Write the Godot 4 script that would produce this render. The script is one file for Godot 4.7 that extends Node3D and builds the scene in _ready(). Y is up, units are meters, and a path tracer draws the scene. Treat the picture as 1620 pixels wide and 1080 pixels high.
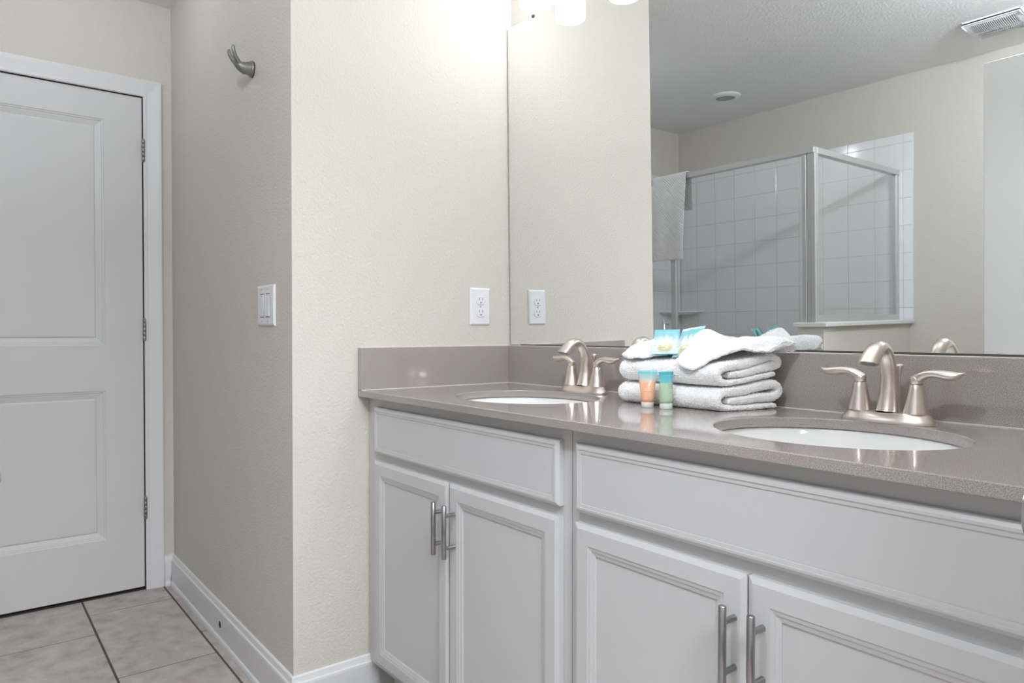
extends Node3D
# A bathroom vanity corner: double-sink cabinet, frameless mirror, panelled door, shower seen in the mirror.
# x runs into the mirror wall, -z runs along the vanity to the far door, y is up; camera at x = z = 0.

var rng := RandomNumberGenerator.new()
var mats := {}
var names := {}

# ---------------------------------------------------------------- mesh collecting
class Mb:
	var v := PackedVector3Array()
	var uv := PackedVector2Array()
	var g := PackedInt32Array()
	var group := 0
	func tri(a: Vector3, b: Vector3, c: Vector3, ua := Vector2.ZERO, ub := Vector2.ZERO, uc := Vector2.ZERO):
		v.append(a); v.append(b); v.append(c)
		uv.append(ua); uv.append(ub); uv.append(uc)
		g.append(group)
	func quad(a: Vector3, b: Vector3, c: Vector3, d: Vector3):
		tri(a, b, c); tri(a, c, d)
	func poly(loop: PackedVector3Array, flip := false):
		var c := Vector3.ZERO
		for p in loop: c += p
		c /= loop.size()
		for i in loop.size():
			var a = loop[i]; var b = loop[(i + 1) % loop.size()]
			if flip: tri(c, b, a)
			else: tri(c, a, b)
	# closed loops stacked along an axis; smooth < 0 gives flat faces
	func loft(loops: Array, cap0 := true, cap1 := true, smooth := 1):
		group = smooth
		for i in loops.size() - 1:
			var A: PackedVector3Array = loops[i]; var B: PackedVector3Array = loops[i + 1]
			var n := A.size()
			for j in n:
				var k := (j + 1) % n
				quad(A[j], A[k], B[k], B[j])
		group = -1
		if cap0: poly(loops[0], true)
		if cap1: poly(loops[loops.size() - 1])
	# box whose edges are cut back by bev
	func box(lo: Vector3, hi: Vector3, bev := 0.0):
		var b := minf(bev, minf(hi.x - lo.x, minf(hi.y - lo.y, hi.z - lo.z)) * 0.45)
		if b <= 0.0:
			var q := func(y): return PackedVector3Array([Vector3(lo.x, y, hi.z), Vector3(hi.x, y, hi.z), Vector3(hi.x, y, lo.z), Vector3(lo.x, y, lo.z)])
			loft([q.call(lo.y), q.call(hi.y)], true, true, -1)
			return
		var ring := func(y: float, s: float):
			var x0 := lo.x + s; var x1 := hi.x - s; var z0 := lo.z + s; var z1 := hi.z - s
			return PackedVector3Array([Vector3(x0 + b, y, z1), Vector3(x1 - b, y, z1), Vector3(x1, y, z1 - b), Vector3(x1, y, z0 + b), Vector3(x1 - b, y, z0), Vector3(x0 + b, y, z0), Vector3(x0, y, z0 + b), Vector3(x0, y, z1 - b)])
		loft([ring.call(lo.y, b * 0.8), ring.call(lo.y + b, 0.0), ring.call(hi.y - b, 0.0), ring.call(hi.y, b * 0.8)], true, true, -1)
	# turned profile: pts are (radius, height along axis)
	func lathe(at: Vector3, axis: Vector3, pts: Array, segs := 32, smooth := 1):
		var ax := axis.normalized()
		var u := ax.cross(Vector3(0.31, 0.2, 0.93)).normalized()
		var w := ax.cross(u)
		var loops := []
		for p in pts:
			var l := PackedVector3Array()
			for i in segs:
				var t := TAU * i / segs
				l.append(at + ax * p.y + (u * cos(t) + w * sin(t)) * maxf(p.x, 0.00005))
			loops.append(l)
		loft(loops, true, true, smooth)
	# sweep of an ellipse along a path: ra across `side`, rb across the rest
	func sweep(path: Array, ra: Array, rb: Array, side: Vector3, segs := 20, smooth := 1, tans := []):
		var loops := []
		for i in path.size():
			var t: Vector3 = (path[mini(i + 1, path.size() - 1)] - path[maxi(i - 1, 0)]).normalized()
			if tans: t = tans[i]
			var s := (side - t * side.dot(t)).normalized()
			var n := t.cross(s)
			var l := PackedVector3Array()
			for k in segs:
				var a := TAU * k / segs
				l.append(path[i] + s * cos(a) * ra[i] + n * sin(a) * rb[i])
			loops.append(l)
		loft(loops, true, true, smooth)
	# rectangular moulded front: profile is a list of (inset, depth along n); the last loop is filled
	func panel(o: Vector3, u: Vector3, w: Vector3, n: Vector3, wid: float, hgt: float, prof: Array, back := true, fill := true):
		var loops := []
		for p in prof:
			var i: float = p.x; var d: float = p.y
			loops.append(PackedVector3Array([o + u * i + w * i + n * d, o + u * (wid - i) + w * i + n * d, o + u * (wid - i) + w * (hgt - i) + n * d, o + u * i + w * (hgt - i) + n * d]))
		loft(loops, back, fill, -1)
	func mesh(closed := true) -> ArrayMesh:
		var vol := 0.0
		if closed:
			var o := v[0]
			for i in range(0, v.size(), 3):
				vol += (v[i] - o).dot((v[i + 1] - o).cross(v[i + 2] - o))
		var st := SurfaceTool.new()
		st.begin(Mesh.PRIMITIVE_TRIANGLES)
		for i in range(0, v.size(), 3):
			st.set_smooth_group(g[i / 3] if g[i / 3] >= 0 else 0xFFFFFFFF)
			var order := [0, 2, 1] if vol >= 0.0 else [0, 1, 2]
			for k in order:
				st.set_uv(uv[i + k]); st.add_vertex(v[i + k])
		st.generate_normals()
		return st.commit()

# ---------------------------------------------------------------- naming and tagging
func numbered(called: String) -> String:
	if not names.has(called):
		names[called] = 0
		return called
	names[called] += 1
	return "%s_%03d" % [called, names[called]]

func tag(o, label := "", category := "", group := "", kind := ""):
	if label: o.set_meta("label", label)
	if category: o.set_meta("category", category)
	if group: o.set_meta("group", group)
	if kind: o.set_meta("kind", kind)
	return o

func inst(called: String, mesh: Mesh, m: Material, parent: Node = self, at := Vector3.ZERO) -> MeshInstance3D:
	var o := MeshInstance3D.new()
	o.name = numbered(called) if parent == self else called
	o.mesh = mesh
	o.material_override = m
	o.cast_shadow = GeometryInstance3D.SHADOW_CASTING_SETTING_ON
	o.position = at
	parent.add_child(o, true)
	return o

func obj(called: String, b: Mb, m: Material, parent: Node = self, at := Vector3.ZERO, closed := true) -> MeshInstance3D:
	return inst(called, b.mesh(closed), m, parent, at)

func thing(called: String, label: String, category: String, at := Vector3.ZERO, group := "", turn := 0.0) -> Node3D:
	var o := Node3D.new()
	o.name = numbered(called)
	add_child(o, true)
	o.position = at
	o.rotation.y = turn
	return tag(o, label, category, group)

func struct(called: String, b: Mb, m: Material, label := "") -> MeshInstance3D:
	return tag(obj(called, b, m), label, "", "", "structure")

func dup(src: Node3D, at: Vector3, label := "") -> Node3D:
	var o = src.duplicate()
	o.name = numbered(String(src.name).rstrip("0123456789_"))
	add_child(o, true)
	o.position = at
	if label: o.set_meta("label", label)
	return o

# ---------------------------------------------------------------- materials
func noise(freq: float, sd: int, octaves := 4, normal := false, bump := 2.0, size := 512, ramp: Gradient = null, kind := FastNoiseLite.TYPE_SIMPLEX_SMOOTH) -> NoiseTexture2D:
	var n := FastNoiseLite.new()
	n.noise_type = kind
	n.frequency = freq; n.seed = sd; n.fractal_octaves = octaves
	var t := NoiseTexture2D.new()
	t.width = size; t.height = size; t.seamless = true
	t.noise = n
	t.as_normal_map = normal
	t.bump_strength = bump
	if ramp: t.color_ramp = ramp
	return t

func ramp(stops: Array) -> Gradient:
	var g := Gradient.new()
	var o := PackedFloat32Array(); var c := PackedColorArray()
	for s in stops:
		o.append(s[0]); c.append(s[1])
	g.offsets = o; g.colors = c
	return g

func mat(key: String, col: Color, rough := 0.5, metal := 0.0) -> StandardMaterial3D:
	var m := StandardMaterial3D.new()
	m.albedo_color = col; m.roughness = rough; m.metallic = metal
	mats[key] = m
	return m

func triplanar(m: StandardMaterial3D, scale: float, world := true):
	m.uv1_triplanar = true
	m.uv1_world_triplanar = world
	m.uv1_scale = Vector3.ONE * scale

func make_materials():
	var m := mat("wall", Color8(212, 207, 198), 0.62)
	triplanar(m, 3.6)
	m.normal_enabled = true
	m.normal_texture = noise(0.028, 3, 3, true, 6.0, 1024)
	m.normal_scale = 0.7
	m = mat("ceiling", Color8(244, 244, 244), 0.8)
	triplanar(m, 2.4)
	m.normal_enabled = true
	m.normal_texture = noise(0.022, 8, 4, true, 8.0, 1024)
	m.normal_scale = 0.45
	mat("trim", Color8(224, 224, 224), 0.35)
	mat("door_white", Color8(214, 214, 213), 0.4)
	mat("cabinet", Color8(200, 200, 200), 0.38)
	mat("dark", Color8(28, 27, 26), 0.7)
	mat("jamb_shade", Color8(20, 18, 17), 0.9)  # near black that stands for shade round the closed door
	mat("plastic", Color8(232, 232, 234), 0.3)
	mat("slot", Color8(70, 66, 62), 0.6)
	m = mat("stone", Color8(255, 255, 255), 0.08)
	m.metallic_specular = 0.95
	triplanar(m, 3.0)
	m.albedo_texture = noise(0.16, 5, 2, false, 1.0, 1024, ramp([[0.0, Color8(108, 99, 95)], [0.35, Color8(154, 145, 141)], [0.6, Color8(168, 159, 155)], [1.0, Color8(206, 198, 195)]]))
	m = mat("nickel", Color8(226, 216, 208), 0.28, 1.0)
	m = mat("steel", Color8(160, 160, 160), 0.3, 1.0)
	mat("hook_metal", Color8(150, 149, 147), 0.4, 0.75)
	mat("hinge_metal", Color8(150, 149, 147), 0.35, 1.0)
	mat("aluminium", Color8(208, 209, 211), 0.35, 0.7)
	mat("chrome", Color8(215, 215, 216), 0.15, 1.0)
	mat("mirror", Color8(236, 239, 238), 0.0, 1.0)
	mat("mirror_edge", Color8(70, 78, 74), 0.2)
	mat("worn", Color8(86, 84, 76), 0.5)
	mat("porcelain", Color8(240, 240, 238), 0.08)
	mat("caulk", Color8(225, 222, 218), 0.5)
	mat("grout", Color8(92, 81, 75), 0.9)
	mat("wall_grout", Color8(216, 216, 217), 0.8)
	mat("shower_tile", Color8(236, 237, 238), 0.12)
	m = mat("glass", Color8(190, 196, 198, 30), 0.0)
	m.albedo_color = Color(0.8, 0.82, 0.83, 0.06)
	m.transparency = BaseMaterial3D.TRANSPARENCY_ALPHA
	# terry: fine loops over a coarser nap
	m = mat("terry", Color8(252, 252, 252), 0.95)
	triplanar(m, 7.0)
	m.normal_enabled = true
	m.normal_texture = noise(0.06, 11, 3, true, 9.0, 512)
	m.normal_scale = 0.4
	m.rim_enabled = true; m.rim = 0.4; m.rim_tint = 0.3
	m = mat("terry_loops", Color8(255, 255, 255), 1.0)
	m.rim_enabled = true; m.rim = 0.5; m.rim_tint = 0.3
	# waffle weave for the bath mat
	var im := Image.create(64, 64, false, Image.FORMAT_RGB8)
	for y in 64:
		for x in 64:
			var h := 0.5 + 0.5 * sin((x + y) * TAU / 16.0) * (0.75 + 0.25 * sin((x - y) * TAU / 16.0))
			im.set_pixel(x, y, Color(h, h, h))
	var ni := im.duplicate()
	ni.bump_map_to_normal_map(3.0)
	m = mat("waffle", Color8(232, 232, 233), 0.95)
	triplanar(m, 16.0)
	m.normal_enabled = true
	m.normal_texture = ImageTexture.create_from_image(ni)
	m.normal_scale = 1.0
	# porcelain floor tile, three cuts of the same stone-look print
	for i in 3:
		m = mat("tile%d" % i, Color8(255, 255, 255).darkened([0.0, 0.03, 0.015][i]), 0.42)
		triplanar(m, 1.1)
		m.uv1_offset = Vector3(i * 0.37, 0.0, i * 0.61)
		m.albedo_texture = noise(0.009, 21, 8, false, 1.0, 1024, ramp([[0.0, Color8(158, 147, 140)], [0.36, Color8(183, 172, 166)], [0.5, Color8(191, 181, 175)], [0.55, Color8(184, 174, 167)], [0.62, Color8(193, 183, 178)], [1.0, Color8(203, 194, 189)]]))
	m = mat("shade", Color8(250, 248, 244), 0.4)
	m.emission_enabled = true
	m.emission = Color8(252, 251, 250)
	m.emission_energy_multiplier = 1.6
	m = mat("fill_lamp_glow", Color8(250, 250, 250), 0.5)  # glow of the added fill lamps
	m.emission_enabled = true
	m.emission = Color8(255, 253, 250)
	m.emission_energy_multiplier = 1.2
	mat("lens", Color8(176, 176, 176), 0.5)
	mat("tube_cap", Color8(226, 224, 220), 0.35)
	mat("teal", Color8(120, 205, 212), 0.3)

func M(key: String) -> StandardMaterial3D:
	return mats[key]

# ---------------------------------------------------------------- build
func _ready():
	rng.seed = 7
	# camera
	var cam := Camera3D.new()
	cam.name = "camera"
	add_child(cam)
	cam.position = Vector3(0, 1.05, 0)
	cam.rotation = Vector3(-atan(15.0 / 1123.6), -deg_to_rad(37.96), 0)
	cam.fov = rad_to_deg(2.0 * atan(540.0 / 1123.6))
	cam.near = 0.02
	cam.current = true
	# environment: the rooms are closed, so the background only shows through nothing
	var we := WorldEnvironment.new()
	we.name = "environment"
	var env := Environment.new()
	env.background_mode = Environment.BG_COLOR
	env.background_color = Color(0.02, 0.02, 0.02)
	env.tonemap_mode = Environment.TONE_MAPPER_LINEAR
	env.tonemap_exposure = 1.3
	env.sdfgi_enabled = true
	env.ssao_enabled = true
	env.ssil_enabled = true
	we.environment = env
	add_child(we)
	make_materials()
	# fill panel added in the room behind the camera (its body is built in hall())
	var al := AreaLight3D.new()
	al.name = "fill_panel_light"
	al.area_size = Vector2(1.2, 1.2)
	al.light_energy = 9.4
	al.light_color = Color8(240, 246, 255)
	al.shadow_enabled = true
	al.area_range = 12.0
	al.position = Vector3(0.4, YC - 0.06, 1.0)
	al.rotation = Vector3(-PI / 2, 0, 0)
	add_child(al)
	# two fill lamps added on the bathroom ceiling, outside the view (bodies in ceiling_things())
	for q in [[Vector3(-0.15, YC - 0.09, -0.6), 0.82], [Vector3(0.24, YC - 0.05, -2.66), 0.058]]:
		var bl := OmniLight3D.new()
		bl.name = "fill_lamp_light"
		bl.light_energy = q[1]
		bl.light_color = Color8(238, 245, 255)
		bl.omni_range = 12.0
		bl.omni_attenuation = 2.0
		bl.light_size = 0.03
		bl.shadow_enabled = true
		bl.position = q[0]
		add_child(bl, true)
	room()
	hall()
	far_door()
	near_door()
	baseboards()
	mirror()
	vanity()
	lights()
	wall_fittings()
	counter_things()
	shower()
	ceiling_things()

# ---------------------------------------------------------------- the room
const XH := 0.705      # wall with the hook
const ZE := -1.86      # wall at the end of the vanity
const ZD := -3.2       # wall with the white door
const XL := -1.228     # wall across from the mirror
const YC := 2.384

func room():
	var f := Mb.new()
	f.box(Vector3(-2.1, -0.12, -3.32), Vector3(2.3, -0.0014, 2.7))
	var fl := struct("floor", f, M("grout"), "tiled floor with dark grout joints")
	# 29 x 60 cm tiles laid in rows that step by a third
	var cols := []
	for c in range(-6, 3): cols.append(0.6625 + 0.2905 * (c - 1))
	for ci in cols.size():
		var x0: float = cols[ci] + 0.0035
		var x1: float = x0 + 0.2905 - 0.007
		var off := 0.2 * ((12 - ci) % 3)
		for r in range(-1, 6):
			var z0 := -3.6205 + off + 0.6 * r
			var z1 := z0 + 0.6 - 0.0065
			z0 = maxf(z0, -3.195); z1 = minf(z1, -0.01)
			if z1 - z0 < 0.02: continue
			if x0 > 0.7 and z0 < -1.9: z0 = -1.87
			if z1 - z0 < 0.02: continue
			var xa := maxf(x0, XL); var xb := minf(x1, 0.98 if z0 > -1.9 else 0.7)
			if xb - xa < 0.01: continue
			var b := Mb.new()
			b.box(Vector3(xa, -0.01, z0), Vector3(xb, 0.0, z1), 0.001)
			obj("tile", b, M("tile%d" % rng.randi_range(0, 2)), fl)
	f = Mb.new()
	f.box(Vector3(-2.1, YC, -3.32), Vector3(2.3, YC + 0.1, 2.7))
	struct("ceiling", f, M("ceiling"), "white textured ceiling")
	f = Mb.new()
	f.box(Vector3(XH, 0, ZE - 0.11), Vector3(1.62, YC, ZE))
	struct("wall_end", f, M("wall"), "cream textured wall at the end of the vanity")
	f = Mb.new()
	f.box(Vector3(XH, 0, ZD - 0.1), Vector3(XH + 0.11, YC, ZE - 0.11))
	struct("wall_side", f, M("wall"), "cream wall with the hook and the switches")
	f = Mb.new()
	f.box(Vector3(XL - 0.11, 0, ZD - 0.1), Vector3(-0.213, YC, ZD))
	f.box(Vector3(0.603, 0, ZD - 0.1), Vector3(XH, YC, ZD))
	f.box(Vector3(-0.213, 2.005, ZD - 0.1), Vector3(0.603, YC, ZD))
	struct("wall_far", f, M("wall"), "cream wall round the closed white door")
	f = Mb.new()
	f.box(Vector3(XL - 0.11, 0, ZD), Vector3(XL, YC, -0.2))
	struct("wall_left", f, M("wall"), "cream wall across from the mirror")
	# the mirror wall is a little out of square, as the reflection shows
	f = Mb.new()
	var a := Vector3(1.447, 0, ZE); var e := Vector3(1.4665, 0, -0.2)
	var q := func(y): return PackedVector3Array([Vector3(a.x, y, a.z), Vector3(e.x, y, e.z), Vector3(1.62, y, -0.2), Vector3(1.62, y, ZE)])
	f.loft([q.call(0.0), q.call(YC)], true, true, -1)
	struct("wall_mirror", f, M("wall"), "cream wall behind the mirror and the vanity")
	f = Mb.new()
	f.box(Vector3(-2.1, 0, -0.2), Vector3(-0.085, YC, -0.09))
	f.box(Vector3(0.755, 0, -0.2), Vector3(2.3, YC, -0.09))
	f.box(Vector3(-0.085, 2.02, -0.2), Vector3(0.755, YC, -0.09))
	struct("wall_near", f, M("wall"), "cream wall with the open doorway")

func hall():  # unseen room behind the camera, closed in round the fill panel
	var f := Mb.new()
	f.box(Vector3(-2.1, 0, -0.09), Vector3(-1.99, YC, 2.6))
	struct("wall_hall_left", f, M("wall"))
	f = Mb.new()
	f.box(Vector3(2.19, 0, -0.09), Vector3(2.3, YC, 2.6))
	struct("wall_hall_right", f, M("wall"))
	f = Mb.new()
	f.box(Vector3(-2.1, 0, 2.6), Vector3(2.3, YC, 2.7))
	struct("wall_hall_back", f, M("wall"))
	var t := thing("added_fill_panel", "added square fill panel on the unseen ceiling of the next room", "ceiling light", Vector3(0.4, YC, 1.0))  # added out of view to brighten the bathroom through the doorway
	var b := Mb.new()
	b.box(Vector3(-0.64, -0.04, -0.64), Vector3(0.64, 0.0, 0.64), 0.004)
	obj("housing", b, M("trim"), t)
	b = Mb.new()
	b.box(Vector3(-0.6, -0.046, -0.6), Vector3(0.6, -0.038, 0.6), 0.002)
	obj("diffuser", b, M("fill_lamp_glow"), t)

# casing round an opening in a wall that faces +z
func casing(called: String, x0: float, x1: float, top: float, z: float, parent = null, label := ""):
	var w := 0.068
	var prof := func(s: float):   # s runs 0 (inner) .. 1 (outer): height proud of the wall
		return s
	var steps := [[0.0, 0.0], [0.0, 0.010], [0.004, 0.012], [0.012, 0.012], [0.014, 0.0105], [0.03, 0.0125], [0.052, 0.016], [0.062, 0.017], [0.066, 0.016], [w, 0.013], [w, 0.0]]
	var b := Mb.new()
	var loops := []
	for s in steps:
		var o: float = s[0]; var d: float = s[1]
		loops.append(PackedVector3Array([Vector3(x0 - o, 0.0, z + d), Vector3(x0 - o, top + o, z + d), Vector3(x1 + o, top + o, z + d), Vector3(x1 + o, 0.0, z + d)]))
	b.group = -1
	for i in loops.size():
		var A: PackedVector3Array = loops[i]; var B: PackedVector3Array = loops[(i + 1) % loops.size()]
		for j in 3: b.quad(A[j], A[j + 1], B[j + 1], B[j])
	var m := b.mesh(true)
	if parent: return inst(called, m, M("trim"), parent)
	return tag(inst(called, m, M("trim")), label, "", "", "structure")

func far_door():
	casing("trim_1", -0.208, 0.598, 2.001, ZD, null, "white moulded casing round the closed door")
	# jamb behind the leaf, coloured near black for the shade round it
	var j := Mb.new()
	j.box(Vector3(0.598, 0, -3.3), Vector3(0.603, 2.005, ZD + 0.001))
	j.box(Vector3(-0.213, 0, -3.3), Vector3(-0.208, 2.005, ZD + 0.001))
	j.box(Vector3(-0.213, 2.001, -3.3), Vector3(0.603, 2.005, ZD + 0.001))
	j.box(Vector3(-0.213, -0.004, -3.32), Vector3(0.603, 2.005, -3.25))
	struct("trim_2", j, M("jamb_shade"), "jamb behind the closed door, coloured near black for the shade round the leaf")
	var t := thing("door_1", "closed white two-panel door with three hinges", "door", Vector3(-0.2045, 0.012, ZD))
	t.set_meta("kind", "structure")
	var w := 0.7985; var h := 1.985
	# leaf face made of flats round the two moulded panels
	var b := Mb.new()
	var zf := -0.0015
	b.box(Vector3(0, 0, -0.036), Vector3(w, h, zf - 0.014))
	b.group = -1
	var px0 := 0.135; var px1 := w - 0.135
	var rows := [[0.214, 0.806], [0.985, 1.876]]
	var strip := func(xa, xb, ya, yb): b.box(Vector3(xa, ya, zf - 0.014), Vector3(xb, yb, zf))
	strip.call(0.0, px0, 0.0, h); strip.call(px1, w, 0.0, h)
	strip.call(px0, px1, 0.0, rows[0][0]); strip.call(px0, px1, rows[0][1], rows[1][0]); strip.call(px0, px1, rows[1][1], h)
	obj("leaf", b, M("door_white"), t)
	for r in rows:
		var p := Mb.new()
		p.panel(Vector3(px0, r[0], zf), Vector3.RIGHT, Vector3.UP, Vector3.BACK, px1 - px0, r[1] - r[0],
			[Vector2(0, -0.014), Vector2(0, 0.0), Vector2(0.003, -0.0025), Vector2(0.007, -0.003), Vector2(0.010, -0.0055), Vector2(0.014, -0.006), Vector2(0.031, -0.0105), Vector2(0.0335, -0.0065), Vector2(0.037, -0.0055)])
		obj("panel", p, M("door_white"), t)
	for y in [1.784, 1.060, 0.336]:
		var hb := Mb.new()
		var yy: float = y - 0.012
		for k in 5:
			hb.lathe(Vector3(w + 0.0025, yy - 0.0435 + k * 0.0175, 0.0135), Vector3.UP, [Vector2(0.0055, 0.0), Vector2(0.0064, 0.001), Vector2(0.0064, 0.0155), Vector2(0.0055, 0.0165)], 14)
		hb.lathe(Vector3(w + 0.0025, yy - 0.0465, 0.0135), Vector3.UP, [Vector2(0.003, 0.0), Vector2(0.005, 0.002), Vector2(0.0036, 0.003), Vector2(0.0036, 0.088), Vector2(0.005, 0.089), Vector2(0.002, 0.0935)], 14)
		hb.box(Vector3(w + 0.0008, yy - 0.044, -0.03), Vector3(w + 0.0032, yy + 0.044, 0.0135))
		obj("hinge", hb, M("hinge_metal"), t)

func near_door():
	# doorway round the camera: jambs, and the leaf swung open into the bathroom (it shows white in the mirror)
	var j := Mb.new()
	j.box(Vector3(-0.085, 0, -0.205), Vector3(-0.073, 2.02, -0.085))
	j.box(Vector3(0.743, 0, -0.205), Vector3(0.755, 2.02, -0.085))
	j.box(Vector3(-0.073, 2.008, -0.205), Vector3(0.743, 2.02, -0.085))
	struct("trim_3", j, M("trim"), "white jamb of the open doorway")
	var t := thing("door_2", "white open door seen as a plain slab at the right of the mirror", "door", Vector3(-0.07, 0.012, -0.155))
	t.set_meta("kind", "structure")
	var b := Mb.new()
	b.box(Vector3(0, 0, -0.79), Vector3(0.035, 1.965, 0), 0.0015)
	obj("leaf", b, M("door_white"), t)
	b = Mb.new()
	var c := Vector3(0.035, 0.893, -0.735)
	b.lathe(c, Vector3.RIGHT, [Vector2(0.033, 0.0), Vector2(0.033, 0.006), Vector2(0.026, 0.011), Vector2(0.011, 0.013), Vector2(0.011, 0.042), Vector2(0.0125, 0.052), Vector2(0.011, 0.066), Vector2(0.008, 0.0685)], 24)
	b.sweep([c + Vector3(0.056, 0, 0), c + Vector3(0.056, 0.001, 0.03), c + Vector3(0.056, 0.002, 0.07), c + Vector3(0.055, 0.0, 0.105), c + Vector3(0.054, -0.001, 0.112)], [0.009, 0.0085, 0.0075, 0.007, 0.004], [0.012, 0.0105, 0.009, 0.008, 0.004], Vector3.RIGHT, 16)
	tag(obj("door_lever", b, M("nickel"), t), "satin nickel lever")
	var s := thing("strike_plate", "small metal strike plate with a curved lip at the right edge of the view", "strike plate", Vector3(0.743, 0.892, -0.195))
	b = Mb.new()
	b.box(Vector3(-0.003, -0.029, -0.012), Vector3(0, 0.029, 0.05), 0.0008)
	obj("plate", b, M("hook_metal"), s)
	b = Mb.new()
	b.sweep([Vector3(-0.002, 0, -0.01), Vector3(-0.006, 0, -0.0145), Vector3(-0.012, 0, -0.0165), Vector3(-0.0165, 0, -0.0165)], [0.02, 0.02, 0.019, 0.013], [0.0012, 0.0012, 0.0012, 0.0012], Vector3.UP, 12)
	obj("lip", b, M("hook_metal"), s)

# baseboard profile swept along a floor line: p0 -> p1, n points into the room
func board(b: Mb, p0: Vector3, p1: Vector3, n: Vector3, m0 := 0.0, m1 := 0.0):
	var prof := [[0.0, 0.0], [0.0205, 0.0], [0.0203, 0.008], [0.0185, 0.015], [0.0155, 0.0185], [0.0135, 0.019], [0.0135, 0.098], [0.0125, 0.104], [0.009, 0.107], [0.0075, 0.113], [0.006, 0.121], [0.003, 0.124], [0.0, 0.124]]
	var d := (p1 - p0).normalized()
	var A := PackedVector3Array(); var B := PackedVector3Array()
	for q in prof:
		A.append(p0 + n * q[0] + Vector3.UP * q[1] + d * q[0] * m0)
		B.append(p1 + n * q[0] + Vector3.UP * q[1] - d * q[0] * m1)
	b.loft([A, B], true, true, -1)

func baseboards():
	var b := Mb.new()
	board(b, Vector3(XH, 0, ZD), Vector3(XH, 0, ZE), Vector3.LEFT, 1.0, -1.0)
	var o := struct("baseboard_side", b, M("trim"), "white baseboard under the hook wall")
	var h := Mb.new()
	h.lathe(Vector3(XH - 0.0128, 0.06, -2.4956), Vector3.LEFT, [Vector2(0.0115, 0.0), Vector2(0.0115, 0.0012), Vector2(0.0095, 0.0016)], 20)
	tag(obj("bumper_hole", h, M("dark"), o), "round black hole")
	b = Mb.new()
	board(b, Vector3(XH, 0, ZE), Vector3(0.99, 0, ZE), Vector3.BACK, -1.0, 0.0)
	struct("baseboard_end", b, M("trim"), "white baseboard under the end wall beside the cabinet")
	b = Mb.new()
	board(b, Vector3(0.6665, 0, ZD), Vector3(XH, 0, ZD), Vector3.BACK, 0.0, 1.0)
	struct("baseboard_far", b, M("trim"), "short white baseboard between door casing and corner")

func mirror_plane_x(y: float, z: float) -> float:
	return 1.4388 - 0.0127 * (y - 1.2) + 0.0117 * (z + 1.84)

func mirror():
	var t := thing("wall_mirror", "large frameless mirror above the vanity backsplash", "mirror", Vector3(1.4388, 1.0085, -1.054))
	var z0 := -1.8535; var z1 := -0.23; var y0 := 1.0085; var y1 := 2.041
	var P := func(y, z, d): return Vector3(mirror_plane_x(y, z) + d, y, z) - t.position
	var b := Mb.new()
	b.group = -1
	b.quad(P.call(y0, z0, 0.0), P.call(y0, z1, 0.0), P.call(y1, z1, 0.0), P.call(y1, z0, 0.0))
	inst("glass", b.mesh(false), M("mirror"), t)
	b = Mb.new()
	var ring := func(d): return PackedVector3Array([P.call(y0, z0, d), P.call(y0, z1, d), P.call(y1, z1, d), P.call(y1, z0, d)])
	b.loft([ring.call(0.0003), ring.call(0.005)], true, true, -1)
	obj("backing", b, M("mirror_edge"), t)
	var x := mirror_plane_x(y0, -1.0)
	b = Mb.new()
	var pr := func(z): 
		var xx: float = mirror_plane_x(y0, z)
		return PackedVector3Array([Vector3(xx - 0.0025, 1.0055, z), Vector3(xx + 0.006, 1.0055, z), Vector3(xx + 0.006, 1.0085, z), Vector3(xx - 0.0003, 1.0085, z), Vector3(xx - 0.0005, 1.0105, z), Vector3(xx - 0.0025, 1.0105, z)])
	var la: PackedVector3Array = pr.call(-1.80); var lb: PackedVector3Array = pr.call(z1)
	for i in la.size(): la[i] -= t.position; lb[i] -= t.position
	b.loft([la, lb], true, true, -1)
	tag(obj("bottom_channel", b, M("worn"), t), "dark worn strip")
	for z in [-1.725, -1.05, -0.4]:
		b = Mb.new()
		var c: Vector3 = P.call(y1, z, 0.0)
		b.box(c + Vector3(-0.003, -0.006, -0.005), c + Vector3(-0.0005, 0.002, 0.005), 0.0008)
		b.box(c + Vector3(-0.003, 0.0005, -0.005), c + Vector3(0.02, 0.002, 0.005), 0.0005)
		tag(obj("clip", b, M("slot"), t), "small dark metal clip")

# ---------------------------------------------------------------- vanity
const XF := 0.93       # face frame
const SINKS := [-1.41, -0.602]

func cabinet_door(parent: Node3D, z0: float, z1: float, pull_z: float):
	var b := Mb.new()
	var y0 := 0.1225; var y1 := 0.6915
	b.panel(Vector3(XF, y0, z0), Vector3.BACK, Vector3.UP, Vector3.LEFT, z1 - z0, y1 - y0,
		[Vector2(0, 0.0005), Vector2(0, 0.0125), Vector2(0.0085, 0.0167), Vector2(0.0087, 0.0171), Vector2(0.037, 0.0172), Vector2(0.0372, 0.0162), Vector2(0.0445, 0.0150), Vector2(0.0447, 0.0140), Vector2(0.053, 0.0122), Vector2(0.0533, 0.0098), Vector2(0.056, 0.0098)])
	var d := obj("door", b, M("cabinet"), parent)
	b = Mb.new()
	var yc := 0.5855
	b.lathe(Vector3(0.883, yc - 0.0625, pull_z), Vector3.UP, [Vector2(0.0048, 0.0), Vector2(0.006, 0.0012), Vector2(0.006, 0.1238), Vector2(0.0048, 0.125)], 20)
	for s in [-1, 1]:
		b.lathe(Vector3(XF - 0.0168, yc + s * 0.0375, pull_z), Vector3.LEFT, [Vector2(0.0052, 0.0), Vector2(0.0048, 0.001), Vector2(0.0048, 0.031)], 16)
	tag(obj("pull", b, M("steel"), d), "brushed steel bar pull")

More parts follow.
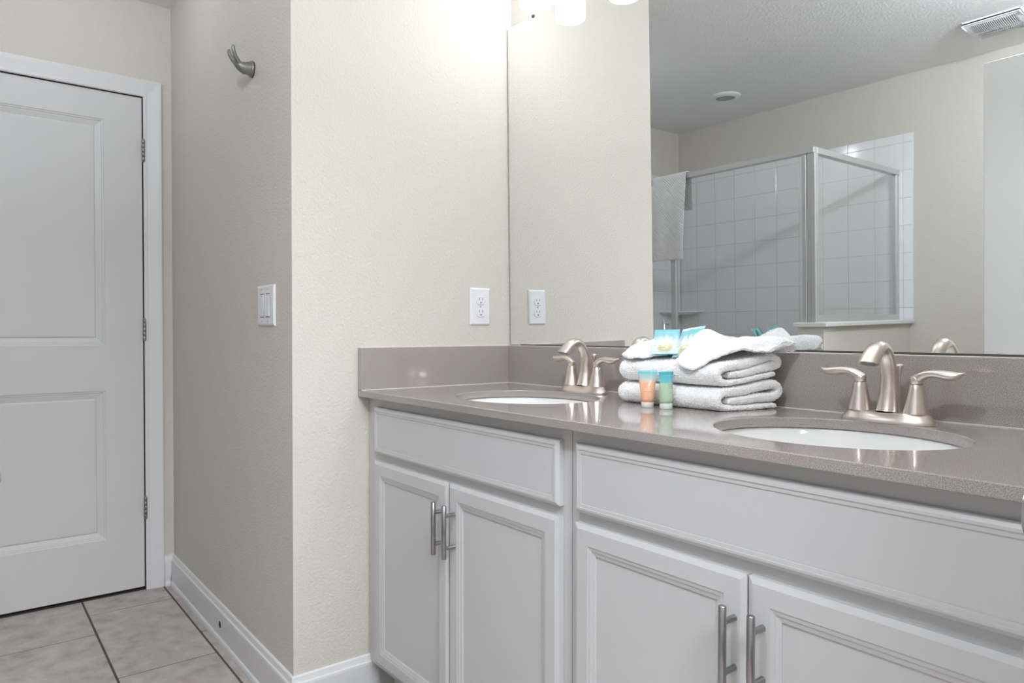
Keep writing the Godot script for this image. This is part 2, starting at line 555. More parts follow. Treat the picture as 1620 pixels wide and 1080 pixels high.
func cabinet(label: String, z0: float, z1: float, pulls: Array, open_left: float):
	var t := thing("vanity_cabinet", label, "cabinet", Vector3.ZERO)
	var b := Mb.new()
	b.box(Vector3(XF + 0.02, 0.0, z0 + 0.001), Vector3(1.44, 0.866, z0 + 0.017))
	b.box(Vector3(XF + 0.02, 0.0, z1 - 0.017), Vector3(1.44, 0.866, z1 - 0.001))
	b.box(Vector3(XF + 0.02, 0.105, z0 + 0.017), Vector3(1.44, 0.121, z1 - 0.017))
	b.box(Vector3(1.43, 0.121, z0 + 0.017), Vector3(1.44, 0.866, z1 - 0.017))
	b.box(Vector3(XF + 0.07, 0.0, z0 + 0.017), Vector3(XF + 0.086, 0.105, z1 - 0.017))
	obj("carcass", b, M("cabinet"), t)
	b = Mb.new()
	var st := 0.055
	b.box(Vector3(XF, 0.105, z0 + 0.0006), Vector3(XF + 0.02, 0.8665, z1 - 0.0006), 0.0006)
	obj("face_frame", b, M("cabinet"), t)
	var d0 := z0 + open_left; var d1 := z1 - 0.023
	b = Mb.new()
	b.panel(Vector3(XF, 0.712, d0), Vector3.BACK, Vector3.UP, Vector3.LEFT, d1 - d0, 0.129,
		[Vector2(0, 0.0005), Vector2(0, 0.012), Vector2(0.0065, 0.0167), Vector2(0.0105, 0.0172), Vector2(0.0107, 0.0160), Vector2(0.0175, 0.0158), Vector2(0.0177, 0.0144), Vector2(0.02, 0.0146)])
	obj("drawer_front", b, M("cabinet"), t)
	var mid: float = pulls[2]
	cabinet_door(t, d0, mid - 0.0015, pulls[0])
	cabinet_door(t, mid + 0.0015, d1, pulls[1])
	return t

func ellipse(cx: float, cz: float, rx: float, rz: float, y: float, n := 96) -> PackedVector3Array:
	var l := PackedVector3Array()
	for i in n:
		var a := TAU * i / n
		l.append(Vector3(cx + rx * cos(a), y, cz - rz * sin(a)))
	return l

func vanity():
	cabinet("white vanity cabinet under the left sink against the end wall", ZE + 0.001, -1.0035, [-1.4350, -1.3885, -1.418], 0.058)
	cabinet("white vanity cabinet under the right sink nearer the camera", -1.0025, -0.205, [-0.629, -0.5815, -0.6090], 0.0215)
	# counter: 18 mm slab with two oval cut-outs
	var t := thing("countertop", "taupe speckled quartz countertop with two oval sink cut-outs and backsplashes", "countertop", Vector3(1.17, 0.867, -1.03))
	var o := -t.position
	var x0 := 0.895; var x1 := 1.444; var y0 := 0.867; var y1 := 0.885; var z0 := ZE + 0.0005; var z1 := -0.2015
	var b := Mb.new()
	b.group = -1
	var n := 96
	var c := 0.0015
	# top, cut into one patch per sink and plain strips
	var zs := [z0, -1.006, z1]
	for k in 2:
		var za: float = zs[k]; var zb: float = zs[k + 1]
		var lip := ellipse(1.147, SINKS[k], 0.1735, 0.2025, y1)
		var edge := PackedVector3Array()
		for p in lip:
			var d := Vector3(p.x - 1.147, 0, p.z - SINKS[k])
			var s := INF
			if absf(d.x) > 1e-6: s = minf(s, ((x1 if d.x > 0 else x0 + c) - 1.147) / d.x)
			if absf(d.z) > 1e-6: s = minf(s, ((zb if d.z > 0 else za) - SINKS[k]) / d.z)
			edge.append(Vector3(1.147 + d.x * s, y1, SINKS[k] + d.z * s))
		var corners := [Vector3(x0 + c, y1, za), Vector3(x0 + c, y1, zb), Vector3(x1, y1, za), Vector3(x1, y1, zb)]
		for i in n:
			var j := (i + 1) % n
			b.group = -1
			b.quad(lip[i] + o, edge[i] + o, edge[j] + o, lip[j] + o)
			# the corner between two rays that end on different sides
			if absf(edge[i].x - edge[j].x) > 1e-5 and absf(edge[i].z - edge[j].z) > 1e-5:
				var best = corners[0]
				for q in corners:
					if q.distance_to(edge[i]) + q.distance_to(edge[j]) < best.distance_to(edge[i]) + best.distance_to(edge[j]): best = q
				b.tri(edge[i] + o, best + o, edge[j] + o)
		# rounded lip and wall of the cut-out
		var rings := [lip]
		for q in [[0.0008, 0.0003], [0.0014, 0.0010], [0.0015, 0.0020]]:
			rings.append(ellipse(1.147, SINKS[k], 0.1735 - q[0], 0.2025 - q[0], y1 - q[1]))
		rings.append(ellipse(1.147, SINKS[k], 0.172, 0.201, y0))
		b.group = 3
		for r in rings.size() - 1:
			for i in n:
				var j := (i + 1) % n
				b.quad(rings[r + 1][i] + o, rings[r][i] + o, rings[r][j] + o, rings[r + 1][j] + o)
	b.group = -1
	var A := func(x, y, z): return Vector3(x, y, z) + o
	b.quad(A.call(x0, y1 - c, z0), A.call(x0, y1 - c, z1), A.call(x0 + c, y1, z1), A.call(x0 + c, y1, z0))
	b.quad(A.call(x0, y0 + c, z0), A.call(x0, y0 + c, z1), A.call(x0, y1 - c, z1), A.call(x0, y1 - c, z0))
	b.quad(A.call(x0 + c, y0, z0), A.call(x0 + c, y0, z1), A.call(x0, y0 + c, z1), A.call(x0, y0 + c, z0))
	b.quad(A.call(x0 + c, y0, z1), A.call(x0 + c, y0, z0), A.call(x0 + 0.06, y0, z0), A.call(x0 + 0.06, y0, z1))
	b.quad(A.call(x0, y0 + c, z0), A.call(x0, y1 - c, z0), A.call(x1, y1 - c, z0), A.call(x1, y0, z0))
	b.quad(A.call(x0, y0, z1), A.call(x1, y0, z1), A.call(x1, y1, z1), A.call(x0, y1 - c, z1))
	inst("slab", b.mesh(false), M("stone"), t)
	b = Mb.new()
	b.box(A.call(1.423, y1 + 0.0003, z0), A.call(1.444, 1.0055, z1), 0.0012)
	obj("backsplash", b, M("stone"), t)
	b = Mb.new()
	b.box(A.call(0.895, y1 + 0.0003, z0), A.call(1.4228, 1.0055, ZE + 0.02), 0.0012)
	obj("side_splash", b, M("stone"), t)
	b = Mb.new()
	b.box(A.call(0.9, 1.0052, z0), A.call(1.44, 1.0072, ZE + 0.0035), 0.0004)
	b.box(A.call(1.4345, 1.0052, z0 + 0.004), A.call(1.4395, 1.0066, z1), 0.0004)
	b.box(A.call(1.4212, y1, z0 + 0.02), A.call(1.4238, y1 + 0.0014, z1), 0.0004)
	b.box(A.call(0.897, y1, ZE + 0.0192), A.call(1.423, y1 + 0.0014, ZE + 0.0218), 0.0004)
	tag(obj("caulk_line", b, M("caulk"), t), "thin white caulk line")
	# sinks
	for k in 2:
		var s := thing("sink", ["white oval undermount sink at the left end beside the side splash", "white oval undermount sink in front of the right faucet"][k], "sink", Vector3(1.147, 0.72, SINKS[k]), "undermount sinks")
		var m := Mb.new()
		var loops := []
		for q in [[1.12, 0.1468], [1.05, 0.1468], [1.03, 0.1462], [1.02, 0.144], [0.99, 0.12], [0.93, 0.08], [0.82, 0.045], [0.62, 0.018], [0.36, 0.006], [0.14, 0.002]]:
			loops.append(ellipse(0, 0, 0.172 * q[0], 0.201 * q[0], q[1], 64))
		m.loft(loops, false, true, 1)
		inst("basin", m.mesh(false), M("porcelain"), s)
		m = Mb.new()
		m.lathe(Vector3(0, 0.0025, 0), Vector3.UP, [Vector2(0.028, 0.0), Vector2(0.028, 0.002), Vector2(0.022, 0.003), Vector2(0.02, 0.001), Vector2(0.02, 0.006), Vector2(0.014, 0.009), Vector2(0.001, 0.010)], 28)
		obj("drain", m, M("nickel"), s)
	faucets()

func faucets():
	var t := thing("faucet", "brushed nickel two-handle faucet behind the left sink, beside the towels", "faucet", Vector3(1.345, 0.8852, -1.405), "nickel sink faucets")
	var m := M("nickel")
	# base plate: long oval that flares to the counter and narrows at its waist
	var b := Mb.new()
	var ring := func(a: float, w: float, waist: float, y: float, dip: float):
		var l := PackedVector3Array()
		for i in 72:
			var th := TAU * i / 72.0
			var ct := cos(th); var s := sin(th)
			var z := a * signf(ct) * pow(absf(ct), 0.75)
			var f := 1.0 - waist * exp(-pow(z / 0.03, 2.0))
			var x := w * f * signf(s) * pow(absf(s), 0.8)
			l.append(Vector3(x, y - dip * exp(-pow(z / 0.026, 2.0)) * absf(s), -z))
		return l
	b.loft([ring.call(0.083, 0.029, 0.05, 0.0, 0.0), ring.call(0.0832, 0.0292, 0.05, 0.0035, 0.0), ring.call(0.0815, 0.028, 0.1, 0.007, 0.001), ring.call(0.0765, 0.0245, 0.15, 0.0125, 0.004), ring.call(0.0728, 0.0215, 0.12, 0.0185, 0.005), ring.call(0.0715, 0.0205, 0.05, 0.0198, 0.002)], true, true, 1)
	obj("base_plate", b, m, t)
	for s in [-1, 1]:
		b = Mb.new()
		b.lathe(Vector3(0, 0.0195, s * 0.05), Vector3.UP, [Vector2(0.0218, 0.0), Vector2(0.0216, 0.0008), Vector2(0.0190, 0.012), Vector2(0.0158, 0.026), Vector2(0.0130, 0.039), Vector2(0.0112, 0.0505), Vector2(0.0106, 0.0515)], 36)
		obj("handle_base", b, m, t)
		b = Mb.new()
		b.lathe(Vector3(0, 0.0715, s * 0.05), Vector3.UP, [Vector2(0.0092, 0.0), Vector2(0.0104, 0.0008), Vector2(0.0104, 0.0105), Vector2(0.0095, 0.0130), Vector2(0.006, 0.0148)], 30)
		var pts := []; var ra := []; var rb := []
		var key := [[-0.005, 0.0780, 0.0098, 0.0085], [0.006, 0.0845, 0.0100, 0.0085], [0.016, 0.0898, 0.0100, 0.0074], [0.028, 0.0918, 0.0106, 0.0070], [0.040, 0.0908, 0.0116, 0.0078], [0.050, 0.0892, 0.0122, 0.0086], [0.059, 0.0888, 0.0116, 0.0082], [0.067, 0.0903, 0.0092, 0.0058], [0.073, 0.0930, 0.0056, 0.0030], [0.0775, 0.0953, 0.0014, 0.0008]]
		for i in key.size():
			pts.append(Vector3(0, key[i][1], s * (0.05 + key[i][0]))); ra.append(key[i][2]); rb.append(key[i][3])
		b.sweep(pts, ra, rb, Vector3.RIGHT, 20)
		tag(obj("lever", b, m, t), "curved nickel lever handle")
	b = Mb.new()
	var path := []; var r1 := []; var r2 := []
	var cv := Curve3D.new()
	var kp := [[0.002, 0.0185, 0.0212, 0.0205], [0.004, 0.035, 0.0186, 0.0176], [0.006, 0.058, 0.0160, 0.0148], [0.005, 0.084, 0.0142, 0.0130], [-0.001, 0.110, 0.0136, 0.0120], [-0.013, 0.1285, 0.0140, 0.0116], [-0.029, 0.1365, 0.0150, 0.0116], [-0.046, 0.1335, 0.0160, 0.0122], [-0.060, 0.1230, 0.0168, 0.0132], [-0.070, 0.1135, 0.0172, 0.0144], [-0.0755, 0.1085, 0.0172, 0.0150]]
	for i in kp.size() - 1:
		var n := 4
		for k in n:
			var w := float(k) / n
			var p0 = kp[maxi(i - 1, 0)]; var p1 = kp[i]; var p2 = kp[i + 1]; var p3 = kp[mini(i + 2, kp.size() - 1)]
			path.append(Vector3(cubic_interpolate(p1[0], p2[0], p0[0], p3[0], w), cubic_interpolate(p1[1], p2[1], p0[1], p3[1], w), 0))
			r1.append(lerpf(p1[2], p2[2], w)); r2.append(lerpf(p1[3], p2[3], w))
	var e = kp[kp.size() - 1]
	path.append(Vector3(e[0], e[1], 0)); r1.append(e[2]); r2.append(e[3])
	var tans := []
	for i in path.size():
		var tg: Vector3 = (path[mini(i + 1, path.size() - 1)] - path[maxi(i - 1, 0)]).normalized()
		tans.append(tg.lerp(Vector3(-0.30, -0.95, 0.0), smoothstep(path.size() - 14, path.size() - 2, i)).normalized())
	b.sweep(path, r1, r2, Vector3.BACK, 32, 1, tans)
	obj("spout", b, m, t)
	b = Mb.new()
	b.lathe(Vector3(-0.0755, 0.1092, 0), Vector3(-0.30, -0.95, 0), [Vector2(0.0118, 0.0), Vector2(0.0118, 0.0022), Vector2(0.0085, 0.0024), Vector2(0.008, 0.0012)], 24)
	tag(obj("aerator", b, M("hook_metal"), t), "dark ring inside the spout mouth")
	b = Mb.new()
	b.lathe(Vector3(0.033, 0.017, 0.006), Vector3.UP, [Vector2(0.0025, 0.0), Vector2(0.0025, 0.068), Vector2(0.004, 0.073), Vector2(0.0072, 0.084), Vector2(0.0066, 0.087), Vector2(0.002, 0.0885)], 20)
	obj("lift_rod", b, m, t)
	dup(t, Vector3(1.345, 0.8852, -0.603), "brushed nickel two-handle faucet behind the right sink, nearer the camera")

# ---------------------------------------------------------------- vanity lights
func lights():
	for f in 2:
		var zc: float = SINKS[f]
		var t := thing("vanity_light", ["three-shade vanity light over the left sink, its glowing shades cut by the frame", "three-shade vanity light above the mirror over the right sink"][f], "wall light", Vector3(1.4475, 2.2, zc), "vanity lights above the mirror")
		var b := Mb.new()
		b.box(Vector3(-0.018, -0.06, -0.09), Vector3(0.003 + 0.008 * f, 0.06, 0.09), 0.004)
		b.box(Vector3(-0.045, -0.012, -0.27), Vector3(-0.018, 0.012, 0.27), 0.003)
		obj("bar", b, M("nickel"), t)
		for k in 3:
			var dz := (k - 1) * 0.22
			var drop := [0.0, 0.012, 0.0][k] as float
			var at := Vector3(-0.089, -0.011 - drop, dz)
			b = Mb.new()
			b.sweep([Vector3(-0.04, 0, dz), Vector3(-0.075, 0.012, dz), Vector3(-0.089, 0.008, dz), Vector3(-0.089, -0.012 - drop, dz)], [0.007, 0.007, 0.007, 0.007], [0.007, 0.007, 0.007, 0.007], Vector3.BACK, 12)
			b.lathe(at + Vector3(0, -0.035, 0), Vector3.UP, [Vector2(0.02, 0.0), Vector2(0.02, 0.03), Vector2(0.012, 0.036)], 20)
			obj("arm", b, M("nickel"), t)
			b = Mb.new()
			b.lathe(at + Vector3(0, -0.178, 0), Vector3.UP, [Vector2(0.036, 0.0), Vector2(0.043, 0.002), Vector2(0.0465, 0.008), Vector2(0.0465, 0.12), Vector2(0.04, 0.138), Vector2(0.024, 0.146)], 32)
			var sh := obj("shade", b, M("shade"), t)
			var L := OmniLight3D.new()
			L.name = "bulb_light"
			L.light_energy = 0.023
			L.light_color = Color8(246, 248, 255)
			L.omni_range = 12.0
			L.omni_attenuation = 2.0
			L.light_size = 0.045
			L.shadow_enabled = true
			L.position = at + Vector3(0, -0.1, 0)
			t.add_child(L, true)

# ---------------------------------------------------------------- fittings on the walls
func wall_fittings():
	# duplex outlet on the end wall
	var t := thing("outlet", "white duplex power outlet on the end wall beside the mirror", "outlet", Vector3(1.3192, 1.1312, ZE))
	var b := Mb.new()
	b.panel(Vector3(-0.0385, -0.059, 0), Vector3.RIGHT, Vector3.UP, Vector3.BACK, 0.077, 0.118, [Vector2(0, 0.0), Vector2(0.0, 0.0025), Vector2(0.004, 0.0058), Vector2(0.006, 0.006)])
	obj("plate", b, M("plastic"), t)
	for s in [-1, 1]:
		b = Mb.new()
		var loops := []
		for q in [[1.0, 0.0058], [1.0, 0.0075], [0.94, 0.0082]]:
			var l := PackedVector3Array()
			for i in 40:
				var a := TAU * i / 40.0
				l.append(Vector3(clampf(0.0172 * cos(a) * 1.0, -0.0172, 0.0172) * q[0], clampf(0.0172 * sin(a), -0.0138, 0.0138) * q[0] + s * 0.0195, q[1]))
			loops.append(l)
		b.loft(loops, true, true, -1)
		var r := obj("receptacle", b, M("plastic"), t)
		b = Mb.new()
		for h in [-1, 1]:
			b.box(Vector3(h * 0.0063 - 0.0009, s * 0.0195 + 0.0005, 0.0079), Vector3(h * 0.0063 + 0.0009, s * 0.0195 + 0.0085, 0.00835))
		b.lathe(Vector3(0, s * 0.0195 - 0.0068, 0.0079), Vector3.BACK, [Vector2(0.0025, 0.0), Vector2(0.0025, 0.00045)], 12)
		tag(obj("slots", b, M("slot"), r), "dark plug slots")
	b = Mb.new()
	b.lathe(Vector3(0, 0, 0.0058), Vector3.BACK, [Vector2(0.0028, 0.0), Vector2(0.0028, 0.001), Vector2(0.001, 0.0014)], 14)
	obj("screw", b, M("lens"), t)
	# two-gang switch on the hook wall
	t = thing("light_switch", "white two-gang rocker switch plate on the side wall below the hook", "switch", Vector3(XH, 1.1265, -2.053))
	b = Mb.new()
	b.panel(Vector3(0, -0.0585, -0.069), Vector3.BACK, Vector3.UP, Vector3.LEFT, 0.138, 0.117, [Vector2(0, 0.0), Vector2(0.0, 0.0025), Vector2(0.004, 0.0055), Vector2(0.006, 0.006)])
	obj("plate", b, M("plastic"), t)
	for s in [-1, 1]:
		var zc: float = s * 0.024 - 0.002
		b = Mb.new()
		b.box(Vector3(-0.0064, -0.034, zc - 0.0168), Vector3(-0.0055, 0.034, zc + 0.0168))
		tag(obj("recess", b, M("slot"), t), "dark recess round the rocker")
		b = Mb.new()
		var up := 0.0 if s < 0 else 0.001
		var prof := func(z): return PackedVector3Array([Vector3(-0.0058, -0.0318, z), Vector3(-0.0072 - up * 2.0, -0.0318, z), Vector3(-0.0078, 0.0, z), Vector3(-0.0092 + up * 2.0, 0.0318, z), Vector3(-0.0058, 0.0318, z)])
		b.loft([prof.call(zc - 0.0160), prof.call(zc + 0.0160)], true, true, -1)
		obj("rocker", b, M("plastic"), t)
		for h in [-1, 1]:
			b = Mb.new()
			b.lathe(Vector3(-0.0058, h * 0.0465, zc), Vector3.LEFT, [Vector2(0.0026, 0.0), Vector2(0.0026, 0.0008), Vector2(0.001, 0.0012)], 12)
			obj("screw", b, M("lens"), t)
	# robe hook: oval foot, a stem that swells out and splits in two upturned horns
	t = thing("robe_hook", "grey metal double robe hook high on the side wall", "hook", Vector3(XH, 1.838, -2.17))
	b = Mb.new()
	b.lathe(Vector3(0.001, 0, 0), Vector3.LEFT, [Vector2(0.0235, 0.0), Vector2(0.0235, 0.003)], 28)
	tag(obj("gasket", b, M("dark"), t), "dark ring at the wall")
	b = Mb.new()
	b.lathe(Vector3(-0.002, 0, 0), Vector3.LEFT, [Vector2(0.0225, 0.0), Vector2(0.0245, 0.001), Vector2(0.0245, 0.005), Vector2(0.0215, 0.0075)], 28)
	obj("foot", b, M("hook_metal"), t)
	b = Mb.new()
	b.sweep([Vector3(-0.006, 0, 0), Vector3(-0.015, 0.0005, 0), Vector3(-0.026, -0.001, 0), Vector3(-0.038, 0.003, 0), Vector3(-0.048, 0.010, 0), Vector3(-0.054, 0.016, 0)], [0.0200, 0.0195, 0.0185, 0.0160, 0.0125, 0.009], [0.0200, 0.0192, 0.0175, 0.0140, 0.0100, 0.006], Vector3.BACK, 24)
	for s in [-1, 1]:
		b.sweep([Vector3(-0.032, 0.001, s * 0.004), Vector3(-0.045, 0.010, s * 0.009), Vector3(-0.055, 0.022, s * 0.0145), Vector3(-0.061, 0.035, s * 0.019), Vector3(-0.063, 0.046, s * 0.021), Vector3(-0.063, 0.0505, s * 0.0213), Vector3(-0.063, 0.0525, s * 0.0213)], [0.009, 0.0082, 0.0068, 0.0056, 0.0050, 0.0040, 0.001], [0.009, 0.0078, 0.0064, 0.0054, 0.0050, 0.0040, 0.001], Vector3.BACK, 18)
	obj("prongs", b, M("hook_metal"), t)

# ---------------------------------------------------------------- things on the counter
func catmull(pts: Array, n: int) -> Array:
	var out := []
	for i in pts.size() - 1:
		var p0 = pts[maxi(i - 1, 0)]; var p1 = pts[i]; var p2 = pts[i + 1]; var p3 = pts[mini(i + 2, pts.size() - 1)]
		for k in n:
			out.append(p1.cubic_interpolate(p2, p0, p3, float(k) / n))
	out.append(pts[pts.size() - 1])
	return out

# A folded towel: the fold line is drawn in (x, y) as seen from its near end, thickened and run along z.
func folded_towel(line: Array, z_far: float, sd: int, slope := 0.22, lift := 0.0) -> Mb:
	var c := []
	var wide := []
	for q in catmull(line, 12):
		c.append(Vector2(q.x, q.y)); wide.append(q.z)
	var n := FastNoiseLite.new()
	n.seed = sd; n.frequency = 55.0; n.fractal_octaves = 3
	var big := FastNoiseLite.new()
	big.seed = sd + 5; big.frequency = 7.0; big.fractal_octaves = 2
	var left := []; var right := []
	for i in c.size():
		var t: Vector2 = (c[mini(i + 1, c.size() - 1)] - c[maxi(i - 1, 0)]).normalized()
		left.append(Vector2(-t.y, t.x))
	var lo := Vector2(9, 9); var hi := Vector2(-9, -9)
	for p in c: lo = lo.min(p); hi = hi.max(p)
	var mid := (lo + hi) / 2.0
	var zs := [0.0, 0.0035, 0.010, 0.019, 0.03]
	for k in range(1, 72): zs.append(0.03 + (0.965 - 0.03) * k / 71.0)
	zs.append_array([0.982, 0.992, 0.9975, 1.0])
	var loops := []
	for s in zs:
		var e_near := clampf((1.0 - s) / 0.030, 0.0, 1.0)
		var e_far := clampf(s / 0.075, 0.0, 1.0)
		var near := (0.30 + 0.70 * sqrt(1.0 - pow(1.0 - e_near, 2.0)))
		var sh := 0.70 + 0.30 * sqrt(1.0 - pow(1.0 - e_far, 2.0))
		var l := PackedVector3Array()
		var ring := []
		for i in c.size(): ring.append([c[i], left[i], 1.0])
		# rounded tip, back along the other side, rounded start
		var out := []
		for i in c.size(): out.append(c[i] + left[i] * wide[i] * near * 0.5)
		for k in range(1, 5):
			var a := PI * k / 5.0
			var t: Vector2 = Vector2(left[c.size() - 1].y, -left[c.size() - 1].x)
			out.append(c[c.size() - 1] + (left[c.size() - 1] * cos(a) + t * sin(a)) * wide[c.size() - 1] * near * 0.5)
		for i in range(c.size() - 1, -1, -1): out.append(c[i] - left[i] * wide[i] * near * 0.5)
		for k in range(1, 5):
			var a := PI * k / 5.0
			var t: Vector2 = Vector2(-left[0].y, left[0].x)
			out.append(c[0] + (-left[0] * cos(a) + t * sin(a)) * wide[0] * near * 0.5)
		for p in out:
			var q: Vector2 = mid + (p - mid) * Vector2(0.5 + 0.5 * sh, sh)
			if e_far < 1.0: q.y = lo.y + (q.y - lo.y)
			var z_near := -0.885 + slope * (q.x - 1.24)
			var z := lerpf(z_far, z_near, s)
			var P := Vector3(q.x, q.y, z)
			var d := n.get_noise_3dv(P) * 0.0022 + big.get_noise_3dv(P) * 0.0035
			P += Vector3(-1.0 if q.x < mid.x else 1.0, 0.6, 0.0) * d
			P.y = maxf(P.y, lift)
			l.append(P)
		loops.append(l)
	var b := Mb.new()
	b.loft(loops, false, false, 1)
	# the ends are closed strip by strip so that the gaps between the layers stay open
	var nc := c.size()
	for e in 2:
		var l: PackedVector3Array = loops[0 if e == 0 else loops.size() - 1]
		for i in nc - 1:
			var q := [l[i], l[i + 1], l[2 * nc + 2 - i], l[2 * nc + 3 - i]]
			if e == 0: b.quad(q[3], q[2], q[1], q[0])
			else: b.quad(q[0], q[1], q[2], q[3])
		for t in [[nc - 1, nc + 4], [2 * nc + 3, 2 * nc + 8]]:
			for i in range(t[0] + 1, t[1]):
				var a := l[t[0]]; var p := l[i]; var r := l[(i + 1) % l.size()]
				if e == 0: b.tri(r, p, a)
				else: b.tri(a, p, r)
	return b

# terry loops scattered over a towel: nobody could count them, so they are one part
func pile(parent: MeshInstance3D, count: int, sd: int):
	var a := parent.mesh.surface_get_arrays(0)
	var vs: PackedVector3Array = a[Mesh.ARRAY_VERTEX]
	var ns: PackedVector3Array = a[Mesh.ARRAY_NORMAL]
	var ix = a[Mesh.ARRAY_INDEX]
	var tri := PackedInt32Array()
	if ix == null or ix.size() == 0:
		for i in vs.size(): tri.append(i)
	else: tri = ix
	var acc := PackedFloat32Array()
	var total := 0.0
	for i in range(0, tri.size(), 3):
		total += (vs[tri[i + 1]] - vs[tri[i]]).cross(vs[tri[i + 2]] - vs[tri[i]]).length()
		acc.append(total)
	var r := RandomNumberGenerator.new()
	r.seed = sd
	var loop := Mb.new()
	loop.lathe(Vector3.ZERO, Vector3.UP, [Vector2(0.0008, -0.0006), Vector2(0.0011, 0.0001), Vector2(0.0007, 0.0008), Vector2(0.0001, 0.0011)], 6)
	var mm := MultiMesh.new()
	mm.transform_format = MultiMesh.TRANSFORM_3D
	mm.mesh = loop.mesh()
	mm.instance_count = count
	for k in count:
		var t := acc.bsearch(r.randf() * total)
		t = mini(t, acc.size() - 1) * 3
		var u := r.randf(); var w := r.randf()
		if u + w > 1.0:
			u = 1.0 - u; w = 1.0 - w
		var p := vs[tri[t]] + (vs[tri[t + 1]] - vs[tri[t]]) * u + (vs[tri[t + 2]] - vs[tri[t]]) * w
		var n := (ns[tri[t]] + ns[tri[t + 1]] + ns[tri[t + 2]]).normalized()
		n = (n + Vector3(r.randf_range(-0.6, 0.6), r.randf_range(-0.6, 0.6), r.randf_range(-0.6, 0.6))).normalized()
		var x := n.cross(Vector3(0.3, 0.5, 0.81)).normalized()
		var sc := r.randf_range(0.7, 1.25)
		mm.set_instance_transform(k, Transform3D(Basis(x * sc, n * sc, x.cross(n) * sc), p))
	var o := MultiMeshInstance3D.new()
	o.name = "terry_pile"
	o.multimesh = mm
	o.material_override = M("terry_loops")
	o.set_meta("kind", "stuff")
	parent.add_child(o, true)

func counter_things():
	# lower towel
	var l1 := [Vector3(1.384, 0.8922, 0.0122), Vector3(1.33, 0.8922, 0.0125), Vector3(1.28, 0.8922, 0.0125), Vector3(1.252, 0.8924, 0.0128), Vector3(1.2370, 0.8990, 0.014), Vector3(1.2325, 0.911, 0.016), Vector3(1.240, 0.9205, 0.018), Vector3(1.258, 0.9250, 0.0195), Vector3(1.30, 0.9280, 0.0205), Vector3(1.345, 0.9345, 0.0205), Vector3(1.378, 0.9385, 0.0195), Vector3(1.3935, 0.9345, 0.0195), Vector3(1.3995, 0.925, 0.0195), Vector3(1.395, 0.9165, 0.0195), Vector3(1.38, 0.9112, 0.0205), Vector3(1.34, 0.9102, 0.0200), Vector3(1.295, 0.9080, 0.0180), Vector3(1.264, 0.9062, 0.0145)]
	var o := obj("folded_towel", folded_towel(l1, -1.172, 4, 0.22, 0.8855), M("terry"))
	tag(o, "white folded terry bath towel at the bottom of the stack on the counter", "towel", "folded bath towels")
	pile(o, 26000, 1)
	# upper towel
	var l2 := [Vector3(1.378, 0.9590, 0.0120), Vector3(1.33, 0.9530, 0.0125), Vector3(1.285, 0.9465, 0.0125), Vector3(1.254, 0.9440, 0.0128), Vector3(1.2385, 0.9505, 0.014), Vector3(1.2325, 0.9620, 0.016), Vector3(1.240, 0.9730, 0.018), Vector3(1.258, 0.9785, 0.0195), Vector3(1.30, 0.9835, 0.0200), Vector3(1.345, 0.9915, 0.0195), Vector3(1.372, 0.9965, 0.0185), Vector3(1.3885, 0.9930, 0.0185), Vector3(1.3950, 0.9850, 0.0190), Vector3(1.390, 0.9780, 0.0195), Vector3(1.375, 0.9755, 0.0200), Vector3(1.34, 0.9712, 0.0190), Vector3(1.300, 0.9643, 0.0172), Vector3(1.268, 0.9608, 0.0138)]
	o = obj("folded_towel", folded_towel(l2, -1.168, 9), M("terry"))
	tag(o, "white folded terry bath towel lying on the lower towel, under the washcloth", "towel", "folded bath towels")
	pile(o, 26000, 2)
	washcloth()
	soap_packets()
	tubes()

